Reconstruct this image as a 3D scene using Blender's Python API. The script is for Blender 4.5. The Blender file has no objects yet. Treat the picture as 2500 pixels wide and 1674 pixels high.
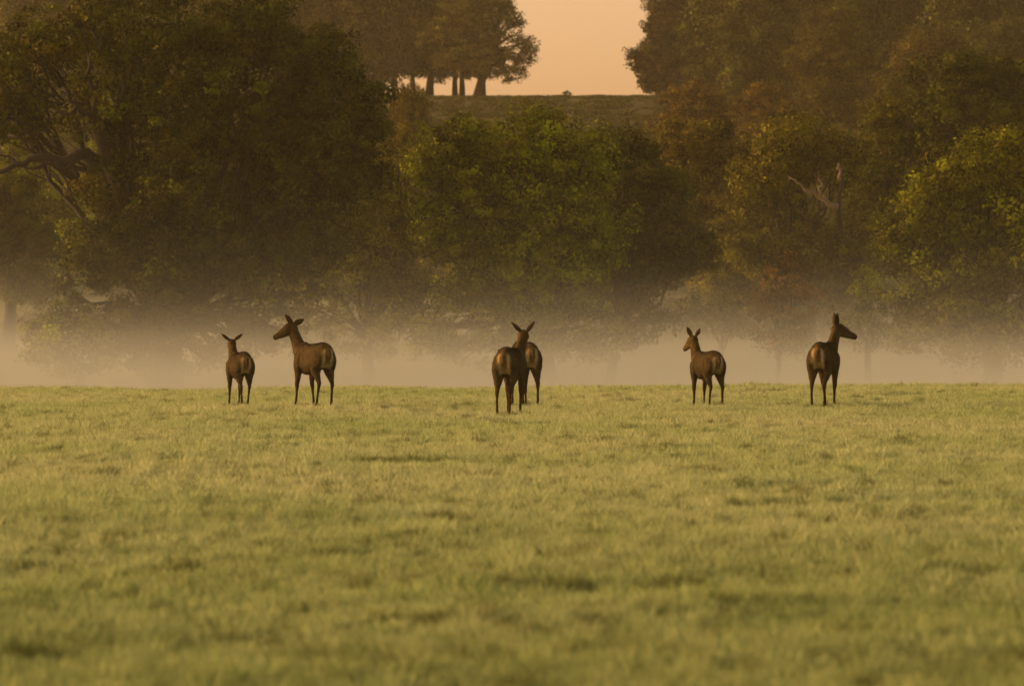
import bpy, math, random
import numpy as np
from mathutils import Vector, Matrix, Quaternion

# ------------------------------------------------------------------ camera, sky, sun, exposure
scene = bpy.context.scene
CAM_Z = 1.43
F = 2500 * 200 / 36.0            # focal length in photograph pixels (200 mm lens)
HORIZON = 795.0                  # row of the eye level in the photograph
cam_data = bpy.data.cameras.new("camera")
cam_data.lens = 200
cam_data.sensor_width = 36
cam_data.clip_end = 6000
cam_data.dof.use_dof = True
cam_data.dof.focus_distance = 103.0
cam_data.dof.aperture_fstop = 5.2
cam = bpy.data.objects.new("camera", cam_data)
scene.collection.objects.link(cam)
cam.location = (0, 0, CAM_Z)
cam.rotation_euler = (math.pi / 2 - math.atan((837 - HORIZON) / F), 0, 0)
scene.camera = cam

SUN_AZ = math.radians(-74)        # ahead and to the left (0 = straight ahead, + = right)
SUN_EL = math.radians(14)
world = bpy.data.worlds.new("World")
scene.world = world
world.use_nodes = True
wn, wl = world.node_tree.nodes, world.node_tree.links
wn.clear()
sky = wn.new("ShaderNodeTexSky")
sky.sky_type = 'NISHITA'
sky.sun_disc = False
sky.sun_elevation = SUN_EL
sky.sun_rotation = SUN_AZ
sky.air_density = 0.7
sky.dust_density = 3.0
sky.ozone_density = 0.3
wt = wn.new("ShaderNodeMix"); wt.data_type = 'RGBA'; wt.blend_type = 'MULTIPLY'
wt.inputs[0].default_value = 1.0
wt.inputs[7].default_value = (1.0, 0.585, 0.352, 1)
bg = wn.new("ShaderNodeBackground")
bg.inputs[1].default_value = 0.15
wo = wn.new("ShaderNodeOutputWorld")
wl.new(sky.outputs[0], wt.inputs[6])
wl.new(wt.outputs[2], bg.inputs[0])
wl.new(bg.outputs[0], wo.inputs[0])

sun_data = bpy.data.lights.new("sun", 'SUN')
sun_data.energy = 0.95
sun_data.angle = math.radians(14)
sun_data.color = (1.0, 0.80, 0.46)
sun = bpy.data.objects.new("sun", sun_data)
scene.collection.objects.link(sun)
sd = Vector((math.sin(SUN_AZ) * math.cos(SUN_EL), math.cos(SUN_AZ) * math.cos(SUN_EL), math.sin(SUN_EL)))
sun.rotation_euler = sd.to_track_quat('Z', 'Y').to_euler()

scene.view_settings.view_transform = 'Standard'
scene.view_settings.look = 'None'
scene.view_settings.gamma = 1.0
scene.view_settings.exposure = 1.26
scene.render.engine = 'CYCLES'
cy = scene.cycles
cy.max_bounces = 6
cy.diffuse_bounces = 1
cy.glossy_bounces = 1
cy.transmission_bounces = 3
cy.volume_bounces = 2
cy.transparent_max_bounces = 4
cy.sample_clamp_indirect = 4.0
cy.use_denoising = True
scene.render.film_transparent = False

rng = np.random.default_rng(11)
random.seed(5)
C = scene.collection

# ------------------------------------------------------------------ helpers
def at(px, py, D):
    """world point seen at photograph pixel (px, py) when it stands D metres away"""
    return Vector(((px - 1250) / F * D, D, CAM_Z + (HORIZON - py) / F * D))

def tag(o, label=None, cat=None, group=None, kind=None):
    if label: o["label"] = label
    if cat: o["category"] = cat
    if group: o["group"] = group
    if kind: o["kind"] = kind
    return o

def empty(name, loc):
    o = bpy.data.objects.new(name, None)
    o.location = loc
    o.empty_display_size = 0.3
    C.objects.link(o)
    return o

def link(name, me, parent=None, mat=None):
    o = bpy.data.objects.new(name, me)
    C.objects.link(o)
    if mat and len(me.materials) == 0: me.materials.append(mat)
    if parent: o.parent = parent
    return o

def mesh_np(name, verts, faces, smooth=False):
    """verts (N,3) array; faces (M,k) int array, k = 3 or 4"""
    me = bpy.data.meshes.new(name)
    verts = np.asarray(verts, np.float32); faces = np.asarray(faces, np.int32)
    k = faces.shape[1]
    me.vertices.add(len(verts)); me.vertices.foreach_set("co", verts.ravel())
    me.loops.add(faces.size); me.loops.foreach_set("vertex_index", faces.ravel())
    me.polygons.add(len(faces))
    me.polygons.foreach_set("loop_start", np.arange(0, faces.size, k, dtype=np.int32))
    me.polygons.foreach_set("loop_total", np.full(len(faces), k, np.int32))
    me.update(calc_edges=True)
    me.polygons.foreach_set("use_smooth", np.full(len(faces), smooth, bool))
    return me

class Soup:
    """collects quads for one mesh"""
    def __init__(s): s.v = []; s.f = []; s.n = 0
    def add(s, v, f):
        s.v.append(np.asarray(v, float)); s.f.append(np.asarray(f, int) + s.n); s.n += len(v)
    def tube(s, pts, rad, seg=8, squash=None):
        pts = [Vector(p) for p in pts]
        n = len(pts); vs = []; up = Vector((0.13, 0.97, 0.2))
        side = None
        for i, p in enumerate(pts):
            t = (pts[min(i + 1, n - 1)] - pts[max(i - 1, 0)]).normalized()
            if side is None: side = t.cross(up).normalized()
            side = (side - t * side.dot(t)).normalized()
            b = t.cross(side)
            for k in range(seg):
                a = 2 * math.pi * k / seg
                vs.append(p + (side * math.cos(a) + b * math.sin(a)) * rad[i])
        fs = []
        for i in range(n - 1):
            for k in range(seg):
                a, b2 = i * seg + k, i * seg + (k + 1) % seg
                fs.append((a, b2, b2 + seg, a + seg))
        base = len(vs); vs.append(pts[0]); vs.append(pts[-1])
        for k in range(0, seg):
            k2 = (k + 1) % seg
            fs.append((base, k2, k, k)); fs.append((base + 1, (n - 1) * seg + k, (n - 1) * seg + k2, (n - 1) * seg + k2))
        s.add([tuple(v) for v in vs], fs)
    def mesh(s, name, smooth=True):
        me = bpy.data.meshes.new(name)
        v = np.concatenate(s.v); f = np.concatenate(s.f)
        fl = [tuple(q) if q[2] != q[3] else (q[0], q[1], q[2]) for q in f.tolist()]
        me.from_pydata(v.tolist(), [], fl)
        me.polygons.foreach_set("use_smooth", np.full(len(me.polygons), smooth, bool))
        return me

def wiggle_path(a, b, n, amp, sag=0.0, rnd=random):
    a, b = Vector(a), Vector(b); L = (b - a).length
    pts = []; off = Vector((0, 0, 0))
    for i in range(n + 1):
        t = i / n
        if 0 < i < n: off = off * 0.6 + Vector((rnd.uniform(-1, 1), rnd.uniform(-1, 1), rnd.uniform(-1, 1))) * amp * L
        w = math.sin(math.pi * t)
        pts.append(a.lerp(b, t) + off * w + Vector((0, 0, sag * L * w)))
    return pts

# ------------------------------------------------------------------ materials
def new_mat(name):
    m = bpy.data.materials.new(name); m.use_nodes = True
    m.node_tree.nodes.clear()
    return m, m.node_tree.nodes, m.node_tree.links

def noise(n, l, scale, detail=3, vec=None, rough=0.55):
    t = n.new("ShaderNodeTexNoise"); t.inputs["Scale"].default_value = scale
    t.inputs["Detail"].default_value = detail; t.inputs["Roughness"].default_value = rough
    if vec is not None: l.new(vec, t.inputs["Vector"])
    return t.outputs[0]

def ramp(n, l, fac, stops):
    r = n.new("ShaderNodeValToRGB"); e = r.color_ramp.elements
    while len(e) < len(stops): e.new(0.5)
    for k, (p, c) in enumerate(stops): e[k].position = p; e[k].color = (*c, 1)
    l.new(fac, r.inputs[0])
    return r.outputs[0]

def mix(n, l, fac, a, b, mode='MIX'):
    m = n.new("ShaderNodeMix"); m.data_type = 'RGBA'; m.blend_type = mode
    for sock, v in ((m.inputs[0], fac), (m.inputs[6], a), (m.inputs[7], b)):
        if hasattr(v, "is_output"): l.new(v, sock)
        elif isinstance(v, tuple): sock.default_value = (*v, 1)
        else: sock.default_value = v
    return m.outputs[2]

def math_n(n, l, op, a, b=None, c=None, clamp=False):
    m = n.new("ShaderNodeMath"); m.operation = op; m.use_clamp = clamp
    for sock, v in zip(m.inputs, (a, b, c)):
        if v is None: continue
        if hasattr(v, "is_output"): l.new(v, sock)
        else: sock.default_value = v
    return m.outputs[0]

def world_pos(n):
    return n.new("ShaderNodeNewGeometry").outputs["Position"]

def leaf_shader(n, l, col, trans=0.3, rough=0.6, spec=0.06):
    p = n.new("ShaderNodeBsdfPrincipled"); l.new(col, p.inputs["Base Color"])
    p.inputs["Roughness"].default_value = rough; p.inputs["Specular IOR Level"].default_value = spec
    t = n.new("ShaderNodeBsdfTranslucent"); l.new(col, t.inputs[0])
    m = n.new("ShaderNodeMixShader"); m.inputs[0].default_value = trans
    l.new(p.outputs[0], m.inputs[1]); l.new(t.outputs[0], m.inputs[2])
    o = n.new("ShaderNodeOutputMaterial"); l.new(m.outputs[0], o.inputs[0])

# foliage: the object's own colour is the leaf colour; autumn patches, painted sunlit gold and leaf to leaf variation on top
def make_foliage():
    m, n, l = new_mat("foliage")
    oi = n.new("ShaderNodeObjectInfo")
    at_ = n.new("ShaderNodeAttribute"); at_.attribute_name = "leaf_tint"
    ac = n.new("ShaderNodeAttribute"); ac.attribute_name = "leaf_gold"
    hsv = n.new("ShaderNodeHueSaturation")
    l.new(oi.outputs["Color"], hsv.inputs["Color"])
    v = math_n(n, l, 'MULTIPLY_ADD', at_.outputs["Fac"], 1.5, 0.25)
    l.new(v, hsv.inputs["Value"])
    nz = noise(n, l, 0.33, 3, world_pos(n))
    aut = math_n(n, l, 'MULTIPLY_ADD', nz, 2.2, -1.22)
    aut = math_n(n, l, 'ADD', aut, ac.outputs["Fac"], clamp=True)
    aut = math_n(n, l, 'MULTIPLY', aut, 0.6)
    c = mix(n, l, aut, hsv.outputs[0], (0.215, 0.150, 0.004))
    leaf_shader(n, l, c, 0.10)
    return m

def make_bark(name="bark", a=(0.012, 0.010, 0.006), b=(0.030, 0.024, 0.014)):
    m, n, l = new_mat(name)
    tc = n.new("ShaderNodeTexCoord").outputs["Object"]
    mp = n.new("ShaderNodeMapping"); mp.inputs["Scale"].default_value = (3, 3, 0.8); l.new(tc, mp.inputs[0])
    f = noise(n, l, 2.2, 5, mp.outputs[0])
    c = ramp(n, l, f, [(0.3, a), (0.7, b)])
    p = n.new("ShaderNodeBsdfPrincipled"); p.inputs["Roughness"].default_value = 0.95
    l.new(c, p.inputs["Base Color"])
    bp = n.new("ShaderNodeBump"); bp.inputs["Strength"].default_value = 0.6; bp.inputs["Distance"].default_value = 0.05
    l.new(f, bp.inputs["Height"]); l.new(bp.outputs[0], p.inputs["Normal"])
    o = n.new("ShaderNodeOutputMaterial"); l.new(p.outputs[0], o.inputs[0])
    return m

def grass_colour(n, l):
    """pale dewy grass with greener and browner patches, by place on the field"""
    pos = world_pos(n)
    mp = n.new("ShaderNodeMapping"); mp.inputs["Scale"].default_value = (1, 0.45, 0.0); l.new(pos, mp.inputs[0])
    big = noise(n, l, 0.16, 4, mp.outputs[0])
    mid = noise(n, l, 2.6, 4, mp.outputs[0], 0.65)
    c = ramp(n, l, big, [(0.32, (0.39, 0.50, 0.210)), (0.52, (0.48, 0.565, 0.285)), (0.72, (0.52, 0.58, 0.325))])
    g = ramp(n, l, mid, [(0.30, (0.66, 0.74, 0.55)), (0.46, (1, 1, 1)), (0.75, (1.10, 1.05, 1.0))])
    c = mix(n, l, 1.0, c, g, 'MULTIPLY')
    # greener near side; darkness of the shaded grass depths put into the colour
    sp = n.new("ShaderNodeSeparateXYZ"); l.new(pos, sp.inputs[0])
    nf = math_n(n, l, 'MULTIPLY_ADD', sp.outputs[1], -1 / 34.0, 1.42)
    nf = math_n(n, l, 'ADD', nf, math_n(n, l, 'MULTIPLY_ADD', noise(n, l, 0.45, 3, mp.outputs[0]), 1.0, -0.5), clamp=True)
    return mix(n, l, math_n(n, l, 'MULTIPLY', nf, 0.8), c, (0.245, 0.335, 0.095))

def make_grass():
    m, n, l = new_mat("grass_blade")
    c = grass_colour(n, l)
    a = n.new("ShaderNodeAttribute"); a.attribute_name = "blade_tint"
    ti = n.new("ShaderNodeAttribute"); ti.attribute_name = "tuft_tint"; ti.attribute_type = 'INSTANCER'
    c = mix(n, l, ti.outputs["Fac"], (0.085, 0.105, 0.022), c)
    c = mix(n, l, 1.0, c, ramp(n, l, a.outputs["Fac"], [(0.0, (0.55, 0.62, 0.45)), (0.5, (1, 1, 1)), (1.0, (1.25, 1.12, 1.0))]), 'MULTIPLY')
    leaf_shader(n, l, c, 0.4, 0.5)
    return m

def make_ground():
    m, n, l = new_mat("field_ground")
    pos = world_pos(n)
    sep = n.new("ShaderNodeSeparateXYZ"); l.new(pos, sep.inputs[0])
    near = grass_colour(n, l)
    near = mix(n, l, 0.55, near, (0.09, 0.085, 0.03))
    hill = ramp(n, l, noise(n, l, 0.06, 5, pos), [(0.3, (0.050, 0.056, 0.014)), (0.5, (0.082, 0.074, 0.020)), (0.7, (0.064, 0.074, 0.018))])
    f = math_n(n, l, 'MULTIPLY_ADD', sep.outputs[1], 1 / 120.0, -300 / 120.0, clamp=True)
    c = mix(n, l, f, near, hill)
    p = n.new("ShaderNodeBsdfPrincipled"); p.inputs["Roughness"].default_value = 0.95
    p.inputs["Specular IOR Level"].default_value = 0.1
    l.new(c, p.inputs["Base Color"])
    o = n.new("ShaderNodeOutputMaterial"); l.new(p.outputs[0], o.inputs[0])
    return m

def make_fur():
    m, n, l = new_mat("deer_fur")
    a = n.new("ShaderNodeAttribute"); a.attribute_name = "coat"
    tc = n.new("ShaderNodeTexCoord").outputs["Object"]
    mp = n.new("ShaderNodeMapping"); mp.inputs["Scale"].default_value = (10, 26, 26); l.new(tc, mp.inputs[0])
    f = noise(n, l, 3.5, 4, mp.outputs[0], 0.7)
    big = noise(n, l, 7.0, 3, tc, 0.6)
    pc_ = mix(n, l, 1.0, a.outputs["Color"], ramp(n, l, big, [(0.3, (0.68, 0.70, 0.72)), (0.7, (1.30, 1.28, 1.22))]), 'MULTIPLY')
    c = mix(n, l, 1.0, pc_, ramp(n, l, f, [(0.25, (0.62, 0.62, 0.62)), (0.75, (1.35, 1.35, 1.35))]), 'MULTIPLY')
    p = n.new("ShaderNodeBsdfPrincipled"); p.inputs["Roughness"].default_value = 0.95
    p.inputs["Specular IOR Level"].default_value = 0.04
    p.inputs["Sheen Weight"].default_value = 0.05; p.inputs["Sheen Roughness"].default_value = 0.5
    l.new(c, p.inputs["Base Color"])
    bp = n.new("ShaderNodeBump"); bp.inputs["Strength"].default_value = 0.5; bp.inputs["Distance"].default_value = 0.012
    l.new(f, bp.inputs["Height"]); l.new(bp.outputs[0], p.inputs["Normal"])
    o = n.new("ShaderNodeOutputMaterial"); l.new(p.outputs[0], o.inputs[0])
    return m

def make_eye():
    m, n, l = new_mat("deer_eye")
    f = noise(n, l, 30, 1)
    c = ramp(n, l, f, [(0.2, (0.008, 0.005, 0.003)), (0.9, (0.016, 0.010, 0.006))])
    p = n.new("ShaderNodeBsdfPrincipled"); p.inputs["Roughness"].default_value = 0.12
    l.new(c, p.inputs["Base Color"])
    o = n.new("ShaderNodeOutputMaterial"); l.new(p.outputs[0], o.inputs[0])
    return m

FOL, BARK, DEAD = make_foliage(), make_bark(), make_bark("dead_wood", (0.15, 0.100, 0.058), (0.26, 0.180, 0.110))
GRASS, GROUND, FUR, EYE = make_grass(), make_ground(), make_fur(), make_eye()

# ------------------------------------------------------------------ terrain
_cp = np.array([(-200, 0), (118, 0), (130, -.05), (142, -.18), (165, -.80), (200, -1.7), (240, -2.0), (290, -1.7), (340, 0.2), (400, 4.5),
                (500, 13.0), (600, 22), (660, 27.4), (700, 29.4), (720, 29.75), (745, 29.2), (800, 26), (1000, 15), (1600, 10)], float)
_yy = np.arange(-200, 1601, 1.0)
_zz = np.interp(_yy, _cp[:, 0], _cp[:, 1])
_k = np.exp(-0.5 * (np.arange(-15, 16) / 5.0) ** 2); _k /= _k.sum()
_zz = np.convolve(np.pad(_zz, 15, mode='edge'), _k, 'valid')
_w = [(rng.uniform(0.5, 3.2), rng.uniform(0, 6.28), rng.uniform(0, 6.28)) for _ in range(14)]
def height(x, y):
    x = np.asarray(x, float); y = np.asarray(y, float)
    z = np.interp(y, _yy, _zz)
    far = np.clip((y - 300) / 300, 0, 1)
    z = z + far * (np.sin(x / 55 + 1.0) * 0.35 + np.clip(-(x + 7) / 60, 0, 1.2) * 1.2)
    z = z - 0.00022 * np.clip(140 - np.abs(y - 140), 0, 140) * (-x) * 0.12
    b = 0
    for f, a, p in _w: b = b + np.sin(f * (math.cos(a) * x + math.sin(a) * y * 0.8) + p) / f ** 0.7
    near = np.clip((y - 10) / 10, 0, 1) * np.clip((190 - y) / 30, 0, 1)
    return z + near * 0.016 * b
def hz(x, y): return float(height(x, y))

gx = np.concatenate([-np.geomspace(22, 420, 26)[::-1], np.arange(-21.5, 21.6, 0.5), np.geomspace(22, 420, 26)])
gy = np.concatenate([np.arange(-80, 16, 8), np.arange(17, 175, 0.6), np.arange(175, 320, 3), np.arange(320, 780, 6), np.arange(780, 1400, 40)])
X, Y = np.meshgrid(gx, gy)
V = np.stack([X, Y, height(X, Y)], -1).reshape(-1, 3)
nx, ny = len(gx), len(gy)
i = np.arange(ny - 1)[:, None] * nx + np.arange(nx - 1)[None, :]
Fq = np.stack([i, i + 1, i + nx + 1, i + nx], -1).reshape(-1, 4)
ground = link("ground", mesh_np("ground", V, Fq, True), None, GROUND)
tag(ground, "grassy field running to a misty hollow and a wooded rise", kind="structure")

# ------------------------------------------------------------------ trees
def leaf_mesh(name, cen, nor, size, tint, autumn):
    n = len(cen)
    nor = nor / np.linalg.norm(nor, axis=1, keepdims=True)
    r = rng.normal(size=(n, 3)); u = np.cross(nor, r); u /= np.linalg.norm(u, axis=1, keepdims=True) + 1e-9
    v = np.cross(nor, u)
    s = size[:, None]
    asp = rng.uniform(0.42, 0.75, (n, 1))
    fold = rng.uniform(0.05, 0.3, (n, 1))
    q = np.stack([cen - u * s * .55, cen - v * s * asp * .5 + nor * s * fold, cen + u * s * .55, cen + v * s * asp * .5 + nor * s * fold], 1)
    me = mesh_np(name, q.reshape(-1, 3), np.arange(4 * n).reshape(-1, 4))
    a = me.attributes.new("leaf_tint", 'FLOAT', 'FACE'); a.data.foreach_set("value", tint.astype(np.float32))
    a = me.attributes.new("leaf_gold", 'FLOAT', 'FACE'); a.data.foreach_set("value", autumn.astype(np.float32))
    me.materials.append(FOL)
    return me

def crown_arrays(lobes, leaf=0.23, clump_r=0.55, per=30, dens=1.0, cull=0.45, autumn_dir=None):
    """lobes: (centre xyz, radii xyz, density, gold: autumn and painted sunlight). Leaves sit in clumps spread over each lobe's outer shell."""
    bill = []; owner = []
    for q, (c, rr_, d, au) in enumerate(lobes):                           # each bough breaks up into smaller billows
        c = np.array(c); rr_ = np.array(rr_)
        if rr_.min() < 1.1:
            bill.append((c, rr_, d, au)); owner.append(q); continue
        nb = int(np.clip(5 + rr_.mean() * 2.2, 6, 13))
        dr = rng.normal(size=(nb, 3)); dr /= np.linalg.norm(dr, axis=1, keepdims=True)
        for v in dr:
            f_ = rng.uniform(.34, .52)
            bill.append((c + v * rr_ * rng.uniform(.58, .74), rr_ * f_ * np.array([1.05, 1.05, .85]), d, au + rng.normal(0, .06))); owner.append(q)
        bill.append((c, rr_ * .62, d * .5, au - .1)); owner.append(q)
    parents = lobes; lobes = bill
    cs = np.array([l_[0] for l_ in lobes]); rs = np.array([l_[1] for l_ in lobes])
    out = [[], [], [], [], []]; ends = [[] for _ in parents]
    for k, (c, r, d, au) in enumerate(lobes):
        c = np.array(c); r = np.array(r)
        area = 4 * math.pi * ((r[0] * r[1]) ** 1.6 / 3 + (r[0] * r[2]) ** 1.6 / 3 + (r[1] * r[2]) ** 1.6 / 3) ** (1 / 1.6)
        n = int(area * 0.72 * d * dens / (clump_r / 0.55) ** 2) + 3
        dirs = rng.normal(size=(n, 3)); dirs /= np.linalg.norm(dirs, axis=1, keepdims=True)
        lump = 1 + 0.13 * np.sin(dirs @ rng.normal(size=3) * 4 + rng.uniform(0, 6)) + 0.10 * np.sin(dirs @ rng.normal(size=3) * 7 + rng.uniform(0, 6))
        rad = (rng.uniform(0.62, 1.05, n) ** 0.6) * lump
        p = c + dirs * r * rad[:, None]
        # drop clumps buried deep inside other lobes
        e = np.full(n, 9.0)
        for j in range(len(lobes)):
            if j != k: e = np.minimum(e, np.linalg.norm((p - cs[j]) / rs[j], axis=1))
        p, dd = p[e > cull], dirs[e > cull]
        if len(p) == 0: continue
        m = len(p)
        cr = clump_r * rng.uniform(0.5, 1.5, m)
        ctint = rng.normal(0, 0.42, m); caut = rng.normal(0, 0.26, m)
        cnt = per
        off = rng.normal(size=(m, cnt, 3)); off /= np.linalg.norm(off, axis=2, keepdims=True)
        off *= (rng.uniform(0, 1, (m, cnt, 1)) ** 0.45) * cr[:, None, None] * np.array([1.1, 1.1, 0.75])
        pos = p[:, None, :] + off
        nor = dd[:, None, :] * 0.9 + off / cr[:, None, None] * 0.75 + np.array([0, 0, 0.3]) + rng.normal(size=(m, cnt, 3)) * 0.35
        out[0].append(pos.reshape(-1, 3)); out[1].append(nor.reshape(-1, 3))
        out[2].append(leaf * rng.uniform(0.55, 1.3, m * cnt))
        out[3].append(np.clip(0.5 + np.repeat(ctint, cnt) + rng.normal(0, 0.2, m * cnt), 0, 1.6))
        out[4].append(np.repeat(au + caut, cnt))
        ends[owner[k]].extend(p[:: max(1, m // 3)])
    return [np.concatenate(o) for o in out], ends

def wood(base, fork, lobes, ends, r0, twig=True, seg=9):
    s = Soup()
    base = Vector(base); fork = Vector(fork)
    tp = wiggle_path(base - Vector((0, 0, 0.3)), fork, 6, 0.02)
    n = len(tp)
    s.tube(tp, [r0 * (1.55 if i == 0 else 1.2 if i == 1 else 1.0 - 0.35 * i / n) for i in range(n)], seg + 3)
    for k, (c, r, d, au) in enumerate(lobes):
        c = Vector(c)
        st = tp[-1].lerp(tp[-3], random.random())
        lp = wiggle_path(st, c, 7, 0.06, 0.05)
        rr = r0 * random.uniform(0.16, 0.30)
        s.tube(lp, [rr * (1 - 0.8 * i / 7) + 0.02 for i in range(8)], 6)
        if twig:
            for e in ends[k][:12]:
                q = lp[random.randint(3, 7)]
                bp = wiggle_path(q, e, 4, 0.09, 0.03)
                rb = rr * random.uniform(0.16, 0.3)
                s.tube(bp, [rb * (1 - 0.8 * i / 4) + 0.008 for i in range(5)], 4)
    return s.mesh("trunk")

def px_lobes(L, D, depth, cx, halfw, seed=0, dens=1.0):
    """lobes read as (column, row, half width, half height[, gold[, density]]) become ellipsoids in depth"""
    rnd = random.Random(seed); out = []; k = D / F
    for q in L:
        px, py, rx, ry = q[:4]
        au = q[4] if len(q) > 4 else 0.0
        de = (q[5] if len(q) > 5 else 1.0) * dens
        c = at(px, py, D); rx *= k; ry *= k
        t = min(1, abs(px - cx) / max(halfw, 1))
        dd = depth * math.sqrt(max(0, 1 - t * t)) * 0.62
        rd = (rx + ry) / 2 * 1.05
        if dd > rd * 0.45:
            out.append(((c.x, c.y - dd * rnd.uniform(.75, 1.1), c.z), (rx, rd, ry), de, au))
            out.append(((c.x + rnd.uniform(-.5, .5), c.y + dd * rnd.uniform(.7, 1.1), c.z + rnd.uniform(-.3, .3)), (rx, rd, ry), de * 0.55, au))
        else:
            out.append(((c.x, c.y + rnd.uniform(-1, 1) * dd, c.z), (rx, rd, ry), de, au))
    return out

def tree(name, label, cat, D, trunk_px, fork_py, r0, L, colour, depth=5.0, leaf=0.185, clump=0.52, per=46, dens=1.0, group=None, seed=1):
    global rng
    rng = np.random.default_rng(seed); random.seed(seed)
    xs = [q[0] for q in L]; cx = sum(xs) / len(xs); hw = max(abs(x - cx) for x in xs) + 40
    bx = (trunk_px - 1250) / F * D
    b = Vector((bx, D, hz(bx, D)))
    lobes = px_lobes(L, D, depth, cx, hw, seed, dens)
    lobes = [((c[0] - b.x, c[1] - b.y, c[2] - b.z), r, d, a) for c, r, d, a in lobes]
    arr, ends = crown_arrays(lobes, leaf, clump, per)
    root = empty(name, b); tag(root, label, cat, group)
    f = at(trunk_px + (cx - trunk_px) * 0.35, fork_py, D) - b
    link("trunk", wood((0, 0, 0), f, lobes, ends, r0), root, BARK)
    cr = link("crown", leaf_mesh("crown", *arr), root)
    cr.color = (*colour, 1)
    return root

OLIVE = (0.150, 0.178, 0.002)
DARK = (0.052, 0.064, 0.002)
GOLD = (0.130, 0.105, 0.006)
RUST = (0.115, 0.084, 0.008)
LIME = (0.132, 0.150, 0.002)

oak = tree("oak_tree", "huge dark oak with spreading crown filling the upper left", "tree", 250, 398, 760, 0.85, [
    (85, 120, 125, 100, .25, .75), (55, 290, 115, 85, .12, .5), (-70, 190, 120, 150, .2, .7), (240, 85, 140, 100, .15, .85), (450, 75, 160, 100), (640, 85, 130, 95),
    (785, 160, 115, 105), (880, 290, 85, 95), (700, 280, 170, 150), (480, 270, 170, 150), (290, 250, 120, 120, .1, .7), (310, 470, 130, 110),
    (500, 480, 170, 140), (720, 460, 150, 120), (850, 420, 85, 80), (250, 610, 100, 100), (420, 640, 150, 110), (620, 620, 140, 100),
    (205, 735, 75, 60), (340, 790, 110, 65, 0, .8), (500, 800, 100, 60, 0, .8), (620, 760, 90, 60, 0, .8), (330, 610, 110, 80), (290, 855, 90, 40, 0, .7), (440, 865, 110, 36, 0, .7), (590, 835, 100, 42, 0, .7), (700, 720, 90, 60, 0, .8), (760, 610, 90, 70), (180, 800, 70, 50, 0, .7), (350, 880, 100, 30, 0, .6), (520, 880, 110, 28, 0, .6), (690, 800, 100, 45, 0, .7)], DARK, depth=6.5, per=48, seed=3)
# bare limbs reaching out of the oak's left side
def limb(root, pts, rad, D, mat=BARK, name="limb", extra=()):
    s = Soup(); b = root.location
    def run(p, r):
        P = [at(x, y, D + dz) - b for x, y, dz in p]
        Q = []; R = []
        for i in range(len(P) - 1):
            for k in range(3):
                t = k / 3
                Q.append(P[i].lerp(P[i + 1], t) + (Vector((random.uniform(-1, 1), random.uniform(-1, 1), random.uniform(-1, 1))) * 0.13 if k else Vector()))
                R.append(r[0] + (r[1] - r[0]) * (i + t) / (len(P) - 1))
        Q.append(P[-1]); R.append(r[1]); s.tube(Q, R, 8)
    run(pts, rad)
    for p, r in extra: run(p, r)
    return link(name, s.mesh(name), root, mat)
random.seed(9)
limb(oak, [(330, 560, 0), (270, 430, -3), (210, 375, -4.5), (150, 395, -5), (95, 385, -5), (40, 400, -5), (-30, 440, -5)], (.36, .10), 250,
     extra=[([(190, 378, -4.6), (160, 415, -5), (115, 400, -5), (60, 410, -5)], (.14, .05)), ([(95, 385, -5), (60, 345, -5.2), (20, 330, -5)], (.10, .04)),
            ([(40, 400, -5), (20, 380, -5), (-10, 375, -5)], (.09, .04))])
limb(oak, [(300, 500, -3), (250, 350, -5), (225, 300, -5.5), (190, 255, -5.8), (150, 215, -6)], (.34, .08), 250,
     extra=[([(225, 300, -5.5), (235, 230, -6), (215, 180, -6), (225, 130, -6)], (.16, .05)), ([(250, 320, -5), (285, 260, -6), (300, 200, -6)], (.15, .04)),
            ([(190, 255, -5.8), (160, 280, -6), (120, 270, -6)], (.09, .04))])

tree("drooping_bush", "faint low bush in the mist under the big oak's left edge", "bush", 247, 205, 880, 0.22, [
    (100, 825, 48, 50), (165, 835, 55, 55), (215, 890, 60, 38), (235, 810, 55, 50), (140, 880, 40, 35)], OLIVE, depth=1.6, seed=4)
tree("young_oak", "light green loose-crowned tree between the big oak and the middle oak", "tree", 268, 900, 800, 0.33, [
    (905, 460, 95, 85, .15), (975, 410, 60, 50, .35), (830, 550, 100, 90), (960, 560, 100, 90, .05), (760, 650, 90, 65), (880, 690, 125, 85), (1000, 690, 95, 75),
    (720, 740, 60, 40), (900, 790, 110, 40, 0, .7), (800, 780, 90, 45, 0, .7), (1000, 780, 70, 50, 0, .7), (900, 845, 110, 30, 0, .6)], LIME, depth=3.5, dens=0.85, seed=5)
tree("oak_tree", "round green-gold oak in the middle, left of its dark-coloured sloping part", "tree", 255, 1345, 770, 0.55, [
    (1120, 350, 105, 72, .3), (1300, 340, 120, 88, .12), (1420, 395, 85, 85), (1075, 455, 85, 90, .25), (1220, 470, 140, 110, .15), (1370, 500, 120, 110),  # gold on the upper left lobes is sunlight put into leaf colour
    (1450, 560, 90, 100), (1130, 590, 120, 90, .1), (1280, 620, 150, 100),
    (1410, 650, 110, 90), (1170, 710, 120, 70), (1340, 740, 130, 60), (1110, 800, 100, 50, 0, .8), (1250, 800, 120, 45, 0, .8), (1000, 810, 70, 40, 0, .7), (1420, 800, 110, 40, 0, .7), (1150, 850, 120, 34, 0, .6), (1300, 850, 120, 30, 0, .6), (1420, 850, 90, 28, 0, .6), (1060, 860, 80, 28, 0, .6)], OLIVE, depth=5.5, per=48, seed=6)
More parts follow.
